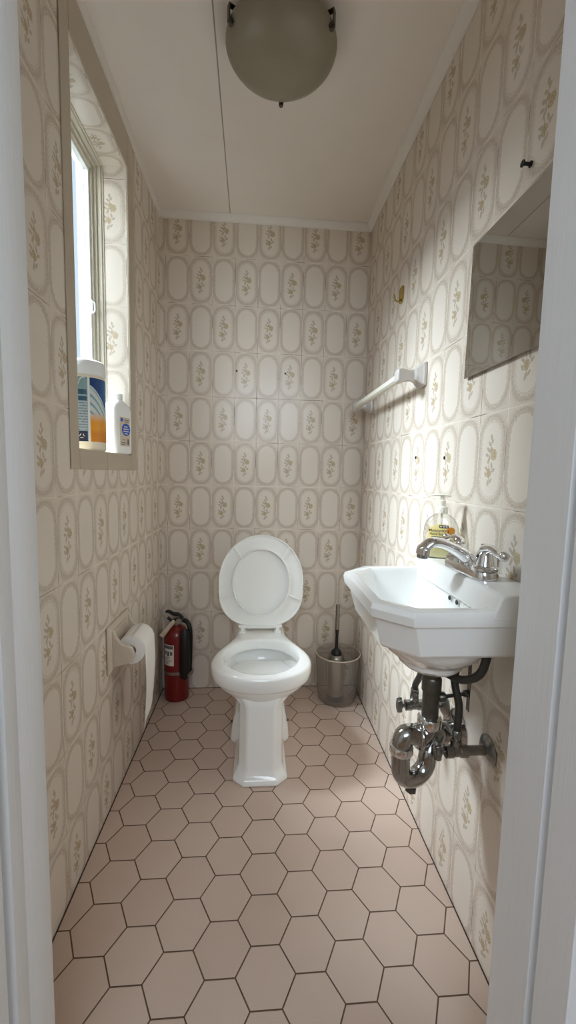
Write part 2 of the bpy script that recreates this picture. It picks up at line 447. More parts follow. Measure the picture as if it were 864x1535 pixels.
# the hall the photographer stands in
for nm, a in (('wall_hall_left', (-.95, -.9, -2.6, YF - .12, 0, 2.45)), ('wall_hall_right', (2.2, 2.25, -2.6, YF - .12, 0, 2.45)), ('wall_hall_rear', (-.95, 2.25, -2.65, -2.6, 0, 2.45)), ('ceiling_hall', (-.95, 2.25, -2.65, YF - .12, 2.45, 2.5)),
              ('floor_hall', (-.95, 2.25, -2.65, YF - .18, .0006, .012)), ('wall_hall_front', (-.95, -.25, YF - .13, YF - .06, 0, 2.45)), ('wall_hall_side', (1.25, 2.25, YF - .13, YF - .06, 0, 2.45))):
    bm = B(); box(bm, *a); struct(mesh_obj(nm, bm, PLASTER if 'floor' not in nm else simple('hall_oak_floor', L(150, 112, 76), .4, var=.12, vs=8), smooth=0))

# crown mouldings and the plain edge-tile border round the window
def crown(name, prof, along):
    bm = B(); loft(bm, [[Vector(along(t, a, b)) for a, b in prof] for t in (0, 1)], True, True)
    return struct(mesh_obj(name, bm, WHITE_TRIM, smooth=30))
pr = [(0, 0), (.004, 0), (.006, .006), (.016, .012), (.024, .022), (.026, .026), (.032, .027), (.032, .0285), (0, .0285)]
crown('trim_1', pr, lambda t, a, b: (1 - a - .0005, (YF if t == 0 else D - a), ZR + b))
crown('trim_2', [(a * .8, b) for a, b in pr], lambda t, a, b: ((.01 if t == 0 else 1 - a / .8), D - a - .0005, ZR + b))
crown('trim_3', [(0, 0), (.008, .004), (.011, .015), (.011, .0285), (0, .0285)], lambda t, a, b: (a + .0005, (YF if t == 0 else D - a), ZR + b))
bm = B(); t_ = 0.0035
for (a, b, c, d) in ((1.062, WY0, 1.117, ZR - .002), (WY1, 1.612, 1.117, ZR - .002), (WY0 + .001, 1.311, 1.117, WZ0), (1.3125, WY1 - .001, 1.117, WZ0), (WY0 + .001, WY1 - .001, WZ1, ZR - .002)):
    box(bm, 0.0005, t_, a + .0006, b - .0006, c, d)
struct(mesh_obj('trim_4', bm, PLAIN, smooth=0, bevel=0.0012))
for nm, a in (('trim_5', (.0003, .0036, YF, D - .0003, .0003, .0016)), ('trim_6', (.9968, .9997, YF, D - .0003, .0003, .0016)), ('trim_7', (.0045, .9958, D - .0035, D - .0003, .0003, .0016))):
    bm = B(); box(bm, *a); struct(mesh_obj(nm, bm, simple('dark_brown_joint_filler', L(66, 48, 36), .8, var=.25, vs=60), smooth=0))
# window: outer tan frame, white sash, pane and latch
win = bpy.data.objects.new('window_1', None); C.objects.link(win); win.location = (WX, (WY0 + WY1) / 2, WZ0); struct(win)
def ring_x(bm, x0, x1, y0, y1, z0, z1, w):
    box(bm, x0, x1, y0, y0 + w, z0, z1); box(bm, x0, x1, y1 - w, y1, z0, z1)
    box(bm, x0, x1, y0 + w, y1 - w, z0, z0 + w); box(bm, x0, x1, y0 + w, y1 - w, z1 - w, z1)
bm = B()
def ring_x2(bm, x0, x1, w, e=.0005, wb=None):
    y0, y1, z0, z1 = WY0 + e, WY1 - e, WZ0 + e, WZ1 - e; wb = w if wb is None else wb
    box(bm, x0, x1, y0, y0 + w, z0, z1); box(bm, x0, x1, y1 - w, y1, z0, z1)
    box(bm, x0, x1, y0 + w, y1 - w, z0, z0 + wb); box(bm, x0, x1, y0 + w, y1 - w, z1 - w, z1)
ring_x2(bm, -.130, -.0795, .0045, wb=.002); ring_x2(bm, -.130, -.085, .010, wb=.003); ring_x2(bm, -.130, -.098, .020, wb=.005); ring_x2(bm, -.1295, -.106, .034, wb=.010)
mesh_obj('window_frame', bm, VINYL, parent=win, smooth=0, bevel=.0012)
bm = B(); ring_x(bm, -.128, -.112, WY0 + .0345, WY1 - .0345, WZ0 + .012, WZ1 - .0345, .012)
mesh_obj('sash', bm, SASHW, parent=win, smooth=0, bevel=.0015)
bm = B(); box(bm, -.123, -.1195, WY0 + .042, WY1 - .042, WZ0 + .02, WZ1 - .042)
mesh_obj('window_pane', bm, FROST, parent=win, smooth=0)
bm = B(); box(bm, -.112, -.108, WY1 - .046, WY1 - .037, 1.655, 1.70); tube(bm, [(-.108, WY1 - .041, 1.695), (-.101, WY1 - .042, 1.69), (-.100, WY1 - .043, 1.665), (-.107, WY1 - .043, 1.655)], .0028, 8)
mesh_obj('window_latch', bm, SASHW, parent=win)

# door frame
dr = bpy.data.objects.new('door_1', None); C.objects.link(dr); dr.location = (0.525, YF, 0); struct(dr)
def prism(bm, pts, z0, z1): loft(bm, [[Vector((x, y, z)) for x, y in pts] for z in (z0, z1)])
bm = B(); prism(bm, [(.924, .603), (.893, .603), (.890, .6005), (.890, .514), (.902, .513), (.902, .500), (.889, .499), (.889, .440), (.924, .440)], 0.001, 2.06)
mesh_obj('jamb', bm, DOORP, parent=dr, smooth=0, bevel=.0012)
bm = B(); prism(bm, [(.126, .603), (.153, .603), (.156, .601), (.162, .578), (.161, .529), (.1605, .528), (.161, .527), (.161, .501), (.149, .500), (.149, .484), (.161, .483), (.161, .440), (.126, .440)], 0.001, 2.06)
for (y, r) in ((.596, .013),):
    lathe(bm, [(.002, .0), (r * .8, .0), (r, .02), (r * .95, .045), (r * .5, .068), (.001, .075)], (.1605, y + .002, .001), seg=16)
mesh_obj('jamb', bm, DOORP, parent=dr, smooth=30, bevel=.0012)
bm = B(); box(bm, .126, .924, .44, .603, 2.03, 2.0695)
mesh_obj('head_jamb', bm, DOORP, parent=dr, smooth=0)

# ------------------------------------------------------------------ toilet
TX = 0.496
toilet = thing('toilet', 'white porcelain toilet with its oval lid and seat raised against the far wall', 'toilet', (TX, 1.52, 0))
def bowl_ring(z, hw, af, wb, yb, n=72, yc=1.485):
    pts = []; h = n // 2
    for i in range(h):                                  # front half: left to right
        a = PI * i / h
        pts.append(Vector((TX - hw * math.cos(a), yc - af * math.sin(a) ** 0.92, z)))
    k = n - h
    for i in range(k // 2):                              # right side going back
        t = i / (k // 2); y = yc + (yb - yc) * t
        q = min(1, (y - yc) / 0.275); ww = wb + (hw - wb) * (0.5 + 0.5 * math.cos(PI * q))
        pts.append(Vector((TX + ww, y, z)))
    for i in range(k // 2, 0, -1):
        t = i / (k // 2); y = yc + (yb - yc) * t
        q = min(1, (y - yc) / 0.275); ww = wb + (hw - wb) * (0.5 + 0.5 * math.cos(PI * q))
        pts.append(Vector((TX - ww, y, z)))
    return pts
def ell_ring(z, hw, y0, y1, n=72):
    yc = (y0 + y1) / 2; ry = (y1 - y0) / 2
    return [Vector((TX - hw * math.cos(2 * PI * i / n), yc - ry * math.sin(2 * PI * i / n), z)) for i in range(n)]
bm = B()
rings = [bowl_ring(.235, .075, .100, .07, 1.80), bowl_ring(.270, .092, .103, .075, 1.81), bowl_ring(.298, .118, .112, .08, 1.82),
         bowl_ring(.318, .147, .122, .09, 1.83), bowl_ring(.334, .166, .131, .098, 1.835), bowl_ring(.343, .172, .135, .10, 1.84),
         bowl_ring(.3465, .173, .136, .10, 1.84), bowl_ring(.350, .181, .142, .103, 1.845), bowl_ring(.358, .187, .147, .105, 1.85),
         bowl_ring(.380, .1905, .150, .106, 1.85), bowl_ring(.398, .190, .1495, .106, 1.85), bowl_ring(.406, .187, .1465, .104, 1.848), bowl_ring(.410, .179, .139, .098, 1.842)]
rings += [ell_ring(.4105, .158, 1.362, 1.690), ell_ring(.4085, .150, 1.370, 1.684), ell_ring(.402, .1455, 1.374, 1.679), ell_ring(.380, .1435, 1.376, 1.677), ell_ring(.366, .145, 1.375, 1.678),
          ell_ring(.364, .164, 1.360, 1.712), ell_ring(.345, .165, 1.364, 1.728), ell_ring(.30, .135, 1.40, 1.712), ell_ring(.25, .070, 1.46, 1.66), ell_ring(.215, .055, 1.49, 1.64)]
loft(bm, rings)
mesh_obj('bowl', bm, PORC, parent=toilet, smooth=60)
bm = B(); loft(bm, [ell_ring(.240, .066, 1.465, 1.655), ell_ring(.2405, .066, 1.465, 1.655)]); mesh_obj('water', bm, WATER, parent=toilet)
def ped(z, e, k=0.0):
    f0 = 1.366 - e + k * .4; fw_, hw = .050 + e * .5 + k * .3, .0795 + e + k
    o = [(-fw_, f0), (fw_, f0), (hw, f0 + .034), (hw, 1.60), (hw * .7, 1.66), (-hw * .7, 1.66), (-hw, 1.60), (-hw, f0 + .034)]
    return [Vector((TX + a, b, z)) for a, b in o]
bm = B(); loft(bm, [ped(.0005, .0205), ped(.016, .0205), ped(.034, .006), ped(.055, .001), ped(.12, 0), ped(.24, 0), ped(.285, .000), ped(.305, .004, .012), ped(.325, .004, .04)])
mesh_obj('pedestal', bm, PORC, parent=toilet, smooth=30, bevel=.007, seg=3)
def foot(z, hw, y0, y1): return [Vector((TX + a, b, z)) for a, b in ((-hw, y0 + .03), (-hw + .03, y0), (hw - .03, y0), (hw, y0 + .03), (hw, y1), (-hw, y1))]
bm = B(); loft(bm, [foot(.0005, .122, 1.575, 1.80), foot(.015, .122, 1.575, 1.80), foot(.075, .116, 1.58, 1.80), foot(.115, .104, 1.60, 1.80), foot(.13, .085, 1.62, 1.80), foot(.30, .085, 1.63, 1.82)])
mesh_obj('trapway', bm, PORC, parent=toilet, smooth=30, bevel=.006, seg=3)
for s in (-1, 1):
    bm = B(); lathe(bm, [(.006, 0), (.006, .002), (.004, .004), (.002, .005)], (TX + s * .1155, 1.612, .083), (s, -.25, .15), 14)
    mesh_obj('floor_bolt', bm, DULL, parent=toilet)
# raised seat and lid
LEAN = math.radians(7); HY, HZ = 1.762, .418
EX, EH, EN = Vector((1, 0, 0)), Vector((0, math.sin(LEAN), math.cos(LEAN))), Vector((0, -math.cos(LEAN), math.sin(LEAN)))
def seatpt(s_, h_, d_): return Vector((TX - .002, HY, HZ)) + EX * s_ + EH * h_ + EN * d_
def seat_ring(g_, d_, n=80, lo=.018, hi=.424, hw=.189):
    hc = lo + (hi - lo) * .50; out = []
    for i in range(n):
        a = 2 * PI * i / n; ca, sa = math.cos(a), math.sin(a)
        if sa >= 0: s_, h_ = (hw - g_) * ca, hc + (hi - hc - g_) * sa
        else:
            e = 2 / 3.5
            s_ = (hw - g_) * math.copysign(abs(ca) ** e, ca) * (1 - .20 * (-sa) ** 2.2); h_ = hc - (hc - lo - g_) * abs(sa) ** e
        out.append(seatpt(s_, h_, d_))
    return out
def hole_ring(g_, d_, n=80):
    return [seatpt((.125 + g_) * math.cos(2 * PI * i / n), .212 + (.146 + g_) * math.sin(2 * PI * i / n), d_) for i in range(n)]
bm = B()
loft(bm, [seat_ring(.004, -.002), seat_ring(0, .002), seat_ring(0, .012), seat_ring(.0015, .0145), seat_ring(.0045, .0145), seat_ring(.006, .012), seat_ring(.0075, .004),
          hole_ring(.007, .004), hole_ring(.0055, .012), hole_ring(.004, .0145), hole_ring(.001, .0145), hole_ring(0, .012), hole_ring(0, .001), hole_ring(.003, -.002), seat_ring(.004, -.002)], False, False)
seat = mesh_obj('seat', bm, WPLAST, parent=toilet, smooth=50)
def mscale(a): return Matrix.Translation(a)
for (sx, ang_o) in ((1, 49), (-1, 49), (1, -24), (-1, -24)):
    bm = B(); a = math.radians(ang_o)
    ho = (.221 + .203 * math.sin(a)) if ang_o > 0 else .221 - .203 * .46
    p0 = seatpt(sx * (.118 if ang_o > 0 else .126) * (1.0), .212 + (.146 * .72 if ang_o > 0 else -.146 * .40), .0118)
    p1 = seatpt(sx * (.147 if ang_o > 0 else .172), .221 + (.203 * .72 if ang_o > 0 else -.203 * .42), .0118)
    if ang_o > 0: p0 = seatpt(sx * .089, .212 + .107, .0118); p1 = seatpt(sx * .124, .221 + .147, .0118)
    tube(bm, [p0, p1], .0042, 6); mesh_obj('bumper', bm, WPLAST, parent=seat)
bm = B()
loft(bm, [seat_ring(.002, -.010, hw=.191), seat_ring(-.001, -.014, hw=.191), seat_ring(0, -.022, hw=.191), seat_ring(.012, -.026, hw=.191)])
mesh_obj('lid', bm, WPLAST, parent=toilet, smooth=50)
for s in (-1, 1):
    bm = B(); xc = TX - .004 + s * .078
    box(bm, xc - .014, xc + .014, 1.735, 1.775, .4105, .419); box(bm, xc - .008, xc + .008, 1.748, 1.770, .418, .440)
    tube(bm, [(xc - .019, 1.756, .436), (xc + .019, 1.756, .436)], .0075, 14)
    mesh_obj('hinge', bm, WPLAST, parent=toilet, smooth=30, bevel=.0015)
bm = B(); tube(bm, [(TX - .098, 1.762, .430), (TX + .090, 1.762, .430)], .0075, 10)
mesh_obj('hinge_rod', bm, WPLAST, parent=toilet)

# ------------------------------------------------------------------ wall-hung sink
SY = 0.854
sink = thing('wall_sink', 'white porcelain wall-hung sink with clipped front corners on the right wall', 'sink', (0.999, SY, 0.69))
def octo(z, x0, hw, ch, xb=.9985, cb=.002, yc=SY):
    return [Vector(p + (z,)) for p in ((xb - cb, yc - hw), (x0 + ch, yc - hw), (x0, yc - hw + ch), (x0, yc + hw - ch), (x0 + ch, yc + hw), (xb - cb, yc + hw), (xb, yc + hw - cb), (xb, yc - hw + cb))]
bm = B()
R = [octo(.782, .722, .155, .055), octo(.788, .716, .160, .057), octo(.842, .702, .170, .058), octo(.848, .700, .171, .058), octo(.850, .691, .180, .060), octo(.868, .688, .1835, .060),
     octo(.877, .691, .181, .060), octo(.880, .697, .175, .058), octo(.8795, .712, .160, .054, .905, .012), octo(.873, .718, .154, .052, .902, .012), octo(.80, .738, .132, .050, .898, .02), octo(.762, .765, .105, .05, .885, .03), octo(.748, .80, .06, .03, .87, .03)]
loft(bm, R)
basin = mesh_obj('basin', bm, PORC, parent=sink, smooth=28, bevel=.006, seg=4)
bm = B()
def deckr(x, z, e=0.0): return [Vector((x, y, z)) for y in (SY - .1835 + e, SY + .1835 - e)]
prof = [(.9985, .86), (.892, .862), (.897, .879), (.903, .890), (.907, .903), (.911, .9075), (.918, .909), (.9985, .911)]
loft(bm, [[Vector((x, y, z)) for x, z in prof] for y in (SY - .1835, SY + .1835)])
mesh_obj('faucet_deck', bm, PORC, parent=sink, smooth=40, bevel=.004, seg=3)
bm = B()
def ellp(z, rx, ry, xc, n=40): return [Vector((xc + rx * math.cos(2 * PI * i / n), SY - .004 + ry * math.sin(2 * PI * i / n), z)) for i in range(n)]
loft(bm, [ellp(.792, .135, .146, .855), ellp(.775, .128, .140, .856), ellp(.752, .110, .122, .858), ellp(.732, .090, .100, .860), ellp(.720, .074, .080, .862), ellp(.715, .070, .074, .863), ellp(.708, .069, .073, .863), ellp(.698, .060, .062, .865), ellp(.690, .042, .044, .866)])
mesh_obj('underside_bowl', bm, PORC, parent=sink, smooth=40)
for dy in (.022, -.010):
    bm = B(); lathe(bm, [(.0052, 0), (.0052, .0012)], (.8970, SY - .036 + dy, .853), (-1, 0, .05), 18)
    mesh_obj('overflow_hole', bm, BLACK, parent=sink)
bm = B(); lathe(bm, [(.002, 0), (.022, 0), (.022, .003), (.016, .004), (.014, .0025), (.001, .0025)], (.845, SY, .7482), seg=24); mesh_obj('drain_flange', bm, CHROME, parent=sink)

# faucet
FX, FY, FZ = .944, .850, .9095
fau = thing('faucet', 'chrome two-handle faucet with low arched spout on the sink deck', 'faucet', (FX, FY, FZ))
def stad(z, hl, r, n=40):
    out = []
    for i in range(n):
        a = 2 * PI * i / n
        out.append(Vector((FX + r * math.cos(a), FY + (hl if math.sin(a) >= 0 else -hl) + r * math.sin(a), z)))
    return out
bm = B(); loft(bm, [stad(FZ + .0005, .056, .028), stad(FZ + .010, .056, .028), stad(FZ + .016, .056, .0255), stad(FZ + .019, .055, .021)])
mesh_obj('base_plate', bm, CHROME, parent=fau, smooth=35)
for s in (-1, 1):
    yc = FY + s * .056
    bm = B(); lathe(bm, [(.0265, .018), (.0265, .024), (.0245, .0255), (.0245, .027), (.0215, .028), (.0190, .036), (.0165, .046), (.0140, .054), (.009, .0590), (.002, .0602)], (FX, yc, FZ), seg=32)
    hnd = mesh_obj('handle', bm, CHROME, parent=fau, smooth=35)
    kk = 1.3 if s < 0 else 1.0
    bm = B(); pts = cr([(FX, yc - s * .012, FZ + .054), (FX, yc + s * .010 * kk, FZ + .0640), (FX - .002, yc + s * .028 * kk, FZ + .0635), (FX - .004, yc + s * .042 * kk, FZ + .0590), (FX - .005, yc + s * .052 * kk, FZ + .0595)], 5)
    tube(bm, pts, [.008] * 2 + lerp_list(.0130, .0090, 9) + lerp_list(.0090, .0085, len(pts) - 11), 14, flat=.85)
    bmesh.ops.create_uvsphere(bm, u_segments=14, v_segments=10, radius=.0102, matrix=Matrix.Translation((FX - .005, yc + s * .0535 * kk, FZ + .0600)))
    mesh_obj('lever', bm, CHROME, parent=hnd, smooth=50)
    bm = B(); lathe(bm, [(.003, 0), (.003, .001)], (FX - .0165, yc, FZ + .047), (-1, 0, .3), 12); mesh_obj('set_screw', bm, BLACK, parent=hnd)
bm = B()
pts = cr([(FX + .004, FY, FZ + .012), (FX - .012, FY, FZ + .034), (FX - .038, FY, FZ + .051), (FX - .070, FY, FZ + .064), (FX - .092, FY, FZ + .064), (FX - .107, FY, FZ + .051), (FX - .110, FY, FZ + .038)], 6)
n_ = len(pts)
tube(bm, pts, [.030 - .012 * min(1, i / 14) + (.003 if i > n_ - 8 else 0) for i in range(n_)], 22, flat=.62, up=(1, 0, 1))
spout = mesh_obj('spout', bm, CHROME, parent=fau, smooth=50)
bm = B(); lathe(bm, [(.010, 0), (.012, .002), (.012, .010)], (FX - .1105, FY, FZ + .029), (.1, 0, 1), 18); mesh_obj('aerator', bm, OLDCHROME, parent=spout)
bm = B(); lathe(bm, [(.0025, 0), (.0025, .048), (.004, .050), (.0075, .0585), (.0075, .061), (.004, .0625)], (FX + .028, FY - .004, FZ + .002), seg=16); mesh_obj('lift_rod', bm, CHROME, parent=fau)

# soap bottle on the deck
SB = Vector((.945, 1.003, .9105))
soap = thing('soap_bottle', 'clear pump bottle of hand soap with yellow label behind the faucet', 'soap bottle', SB)
vr = Vector((.897, -.441, 0)); vf = Vector((-.441, -.897, 0))
def sq(z, a, b, n=40, e=2.6, c=SB):
    out = []
    for i in range(n):
        t = 2 * PI * i / n; ct, st = math.cos(t), math.sin(t)
        out.append(c + vr * (a * math.copysign(abs(ct) ** (2 / e), ct)) + vf * (b * math.copysign(abs(st) ** (2 / e), st)) + Vector((0, 0, z)))
    return out
prof = [(.001, .038, .018), (.004, .041, .0205), (.02, .0425, .0215), (.06, .043, .0215), (.080, .0415, .021), (.092, .037, .0195), (.102, .030, .0175), (.109, .021, .015), (.113, .0135, .0125), (.118, .0125, .012)]
bm = B(); loft(bm, [sq(z, a, b) for z, a, b in prof], True, True); mesh_obj('bottle', bm, CLEARB, parent=soap, smooth=50)
bm = B(); loft(bm, [sq(z, a - .003, b - .003) for z, a, b in prof[:2]] + [sq(.018, .0395, .0185), sq(.033, .0395, .0185)]); mesh_obj('soap_liquid', bm, SOAP, parent=soap, smooth=50)
bm = B(); tube(bm, [SB + Vector((0, 0, .006)), SB + Vector((0, 0, .115))], .0028, 8); mesh_obj('dip_tube', bm, PUMPP, parent=soap)
bm = B(); lathe(bm, [(.0145, .114), (.0145, .128), (.0125, .131), (.0085, .1335), (.0085, .146), (.0055, .148), (.0055, .158)], SB, seg=24)
pump = mesh_obj('pump', bm, PUMPP, parent=soap)
bm = B(); q = SB + Vector((0, 0, .1595))
tube(bm, [q + vr * .020 , q + vr * .004 + Vector((0, 0, .002)), q - vr * .014 + Vector((0, 0, .0015)), q - vr * .034 - Vector((0, 0, .001)), q - vr * .036 - Vector((0, 0, .006))], [.0055, .0085, .007, .0045, .0035], 12, flat=.42)
mesh_obj('nozzle', bm, PUMPP, parent=pump, smooth=50)
def lab_patch(bm, z0, z1, a0, a1, sc_, n=18, rows=6, round_=False, off=.0006):
    vs = []
    for j in range(rows + 1):
        tz = j / rows; z = z0 + (z1 - z0) * tz; row = []
        for i in range(n + 1):
            s_ = a0 + (a1 - a0) * i / n
            if round_:
                k = math.sqrt(max(0, 1 - max(0, (tz - .55) / .46) ** 2)); s_ = s_ * k
            r_ = abs(s_) / .043
            dep = .0215 * (max(0.0, 1 - r_ ** 2.6)) ** (1 / 2.6)
            zz = z - .06
            if zz > 0: dep *= 1 - .12 * (zz / .035) ** 2
            row.append(bm.verts.new(SB + vr * s_ + vf * (dep + off) + Vector((0, 0, z))))
        vs.append(row)
    for j in range(rows):
        for i in range(n): bm.faces.new((vs[j][i], vs[j][i + 1], vs[j + 1][i + 1], vs[j + 1][i]))
YEL = simple('yellow_label', L(250, 230, 155), 0.4, var=.04, vs=25)
ORG = simple('orange_label_disc', L(240, 160, 60), 0.4)
bm = B(); lab_patch(bm, .036, .088, -.031, .031, 1, round_=True); lab = mesh_obj('front_label', bm, YEL, parent=soap)
bm = B(); lab_patch(bm, .0785, .0855, -.004, .018, 1, off=.0014); mesh_obj('brand_strip', bm, INK, parent=lab)
bm = B(); lathe(bm, [(.001, 0), (.0105, 0), (.0105, .0003), (.001, .0003)], SB + vr * .024 + vf * .0205 + Vector((0, 0, .071)), vf + vr * .35, 20); mesh_obj('orange_slice', bm, ORG, parent=lab)
for (s_, z, sz, dx) in (('Moisturizing', .0715, .0098, -.0045), ('Hand Soap', .0625, .0085, -.0075)):
    bm = text_obj('label_text', s_, INK, lab, SB + vr * dx + vf * .0232 + Vector((0, 0, z)), vr, (0, 0, 1), sz, off=.0001)
    mesh_obj('label_text', bm, INK, parent=lab, smooth=0)
bm = B()
for k in range(3): lab_patch(bm, .0545 - k * .004, .056 - k * .004, -.022, .004, 1, n=6, rows=1, off=.0012)
mesh_obj('small_print', bm, GREYINK, parent=lab, smooth=0)
bm = B()
for k in range(3): lab_patch(bm, .0805, .0835, -.002 + k * .0065, .0025 + k * .0065, 1, n=3, rows=1, off=.0018)
mesh_obj('strip_text', bm, LABELW, parent=lab, smooth=0)

# ------------------------------------------------------------------ plumbing below the sink
TP = Vector((.868, .842, 0))
trap = thing('sink_trap', 'chrome drain trap with U-bend under the sink, joined to the right wall', 'drain trap', (1.0, .955, .47))
bm = B(); tube(bm, [TP + Vector((0, 0, .695)), TP + Vector((0, 0, .57))], .0185, 22); lathe(bm, [(.0185, 0), (.0215, .002), (.0215, .03), (.0195, .034)], TP + Vector((0, 0, .638)), seg=22); lathe(bm, [(.0185, 0), (.021, .002), (.021, .014), (.0195, .016)], TP + Vector((0, 0, .678)), seg=22)
mesh_obj('tailpiece', bm, DULL, parent=trap)
def nut(bm, c, d, r, h): lathe(bm, [(r * .8, -h / 2), (r, -h / 2 + .002), (r * 1.06, -h / 2 + .005), (r * 1.06, h / 2 - .005), (r, h / 2 - .002), (r * .8, h / 2)], c, d, 26)
bm = B(); nut(bm, TP + Vector((0, 0, .566)), (0, 0, 1), .0255, .026); mesh_obj('slip_nut', bm, CHROME, parent=trap)
LG = Vector((.800, .828, 0)); RG = Vector((.873, .853, 0))
bm = B(); pts = cr([TP + Vector((0, 0, .572)), TP + Vector((-.004, -.001, .545)), TP + Vector((-.020, -.004, .532)), (.842, .837, .534), (.822, .832, .543), (.808, .829, .543), (.8005, .828, .530), LG + Vector((0, 0, .508))], 6)
tube(bm, pts, [.021 + .003 * math.exp(-((i - 16) / 6) ** 2) for i in range(len(pts))], 22)
nut(bm, (.842, .837, .533), (1, .1, -.1), .0265, .012)
mesh_obj('trap_elbow', bm, OLDCHROME, parent=trap, smooth=50)
bm = B(); nut(bm, LG + Vector((0, 0, .512)), (0, 0, 1), .0245, .022); mesh_obj('slip_nut', bm, CHROME, parent=trap)
bm = B()
pts = [LG + Vector((0, 0, .51)), LG + Vector((0, 0, .490)), LG + Vector((0, 0, .472))]
for i in range(1, 12):
    a = PI * i / 12; cxy = (LG + RG) / 2; rad = (RG - LG) / 2
    pts.append(cxy - rad * math.cos(a) + Vector((0, 0, .467 - .036 * math.sin(a))))
pts += [RG + Vector((0, 0, .469)), RG + Vector((.002, .001, .479)), RG + Vector((.010, .007, .492)), RG + Vector((.024, .018, .504)), RG + Vector((.042, .034, .506)), RG + Vector((.060, .054, .502))]
tube(bm, cr(pts, 3), .0205, 22); mesh_obj('u_bend', bm, OLDCHROME, parent=trap, smooth=50)
bm = B(); lathe(bm, [(.010, 0), (.013, .002), (.013, .012), (.009, .014), (.009, .022)], (LG + RG) / 2 + Vector((-.004, 0, .397)), seg=6); mesh_obj('cleanout_plug', bm, DULL, parent=trap, smooth=0)
bm = B(); nut(bm, RG + Vector((.046, .038, .505)), (.7, .7, -.05), .0265, .020); mesh_obj('slip_nut', bm, OLDCHROME, parent=trap)
bm = B(); tube(bm, cr([RG + Vector((.046, .038, .505)), (.940, .920, .496), (.968, .946, .481), (.9985, .955, .472)], 5), .0165, 18); mesh_obj('wall_arm', bm, OLDCHROME, parent=trap, smooth=50)
bm = B(); lathe(bm, [(.046, 0), (.046, .002), (.038, .008), (.022, .015), (.0185, .016)], (.9993, .955, .472), (-1, 0, 0), 36); mesh_obj('escutcheon', bm, OLDCHROME, parent=trap, smooth=40)
bm = B(); tube(bm, [TP + Vector((.018, 0, .622)), (.958, .845, .628)], .0042, 10); lathe(bm, [(.009, 0), (.011, .003), (.011, .014), (.007, .018)], TP + Vector((.017, 0, .622)), (1, 0, .06), 14)
mesh_obj('pivot_rod', bm, DULL, parent=trap)
bm = B()
zs = [.715, .697, .695, .683, .681, .669, .667, .655, .653, .640, .638, .620, .618, .603, .601, .588]
for k, (a, b) in enumerate(zip(zs, zs[1:])):
    if k % 2 == 0: box(bm, .9555, .9570, .837, .849, b, a)
    else: box(bm, .9555, .9570, .837, .8405, b, a); box(bm, .9555, .9570, .8455, .849, b, a)
lathe(bm, [(.006, 0), (.008, .002), (.008, .008)], (.9545, .8445, .628), (-1, 0, 0), 10)
mesh_obj('clevis_strap', bm, DULL, parent=trap, smooth=0)

def stop_valve(lbl, y, z, bx, hose_pts):
    v = thing('shutoff_valve', lbl, 'valve', (1.0, y, z), 'water shutoff valves under the sink')
    bm = B(); tube(bm, [(.9985, y, z), (bx + .012, y, z)], .0105, 16); mesh_obj('stub_pipe', bm, VALVE, parent=v)
    bm = B(); lathe(bm, [(.033, 0), (.033, .002), (.026, .007), (.014, .011), (.011, .012)], (.9993, y, z), (-1, 0, 0), 32); mesh_obj('escutcheon', bm, VALVE, parent=v, smooth=40)
    bm = B(); lathe(bm, [(.010, -.026), (.0145, -.024), (.0145, -.008), (.0125, -.006), (.0125, .008), (.0145, .010), (.0145, .026), (.0105, .028)], (bx, y, z), (1, 0, 0), 18)
    tube(bm, [(bx, y, z), (bx, y, z + .026)], .0095, 14); lathe(bm, [(.0115, .014), (.0125, .016), (.0125, .028), (.009, .030)], (bx, y, z), seg=8)
    mesh_obj('valve_body', bm, VALVE, parent=v, smooth=35)
    bm = B(); n = 36
    def hr(x, k, sc_): return [Vector((x, y + sc_ * (.0125 + k * .0012 * math.cos(8 * 2 * PI * i / n)) * math.cos(2 * PI * i / n), z + sc_ * (.0215 + k * .0015 * math.cos(8 * 2 * PI * i / n)) * math.sin(2 * PI * i / n))) for i in range(n)]
    loft(bm, [hr(bx - .034, 0, .6), hr(bx - .036, 1, .95), hr(bx - .042, 1, 1), hr(bx - .047, 1, .9), hr(bx - .049, 0, .55)])
    tube(bm, [(bx - .036, y, z), (bx - .022, y, z)], .006, 12)
    mesh_obj('valve_handle', bm, VALVE, parent=v, smooth=35)
    bm = B(); tube(bm, cr(hose_pts, 8), .0085 if bx > .91 else .0092, 14); mesh_obj('supply_hose', bm, HOSE, parent=v, smooth=50)
    for e in (0,):
        p0, p1 = Vector(hose_pts[0]), Vector(hose_pts[1]); d = (p1 - p0).normalized()
        bm = B(); lathe(bm, [(.0095, 0), (.0112, .002), (.0112, .020), (.0095, .022)], p0, d, 16); mesh_obj('hose_ferrule', bm, VALVE, parent=v)
    return v
stop_valve('water shutoff valve nearest the doorway, its round flange standing clear beside the trap', .821, .507, .922,
           [(.922, .821, .535), (.924, .822, .575), (.926, .826, .612), (.920, .832, .645), (.918, .838, .672), (.928, .846, .700), (.938, .870, .735), (.940, .900, .785)])
stop_valve('water shutoff valve beyond the drain pipe, farthest from the doorway', 1.035, .488, .912,
           [(.912, 1.035, .516), (.911, 1.030, .548), (.905, 1.000, .580), (.893, .945, .632), (.892, .890, .668), (.897, .840, .680), (.912, .790, .690), (.930, .757, .722), (.940, .748, .785)])

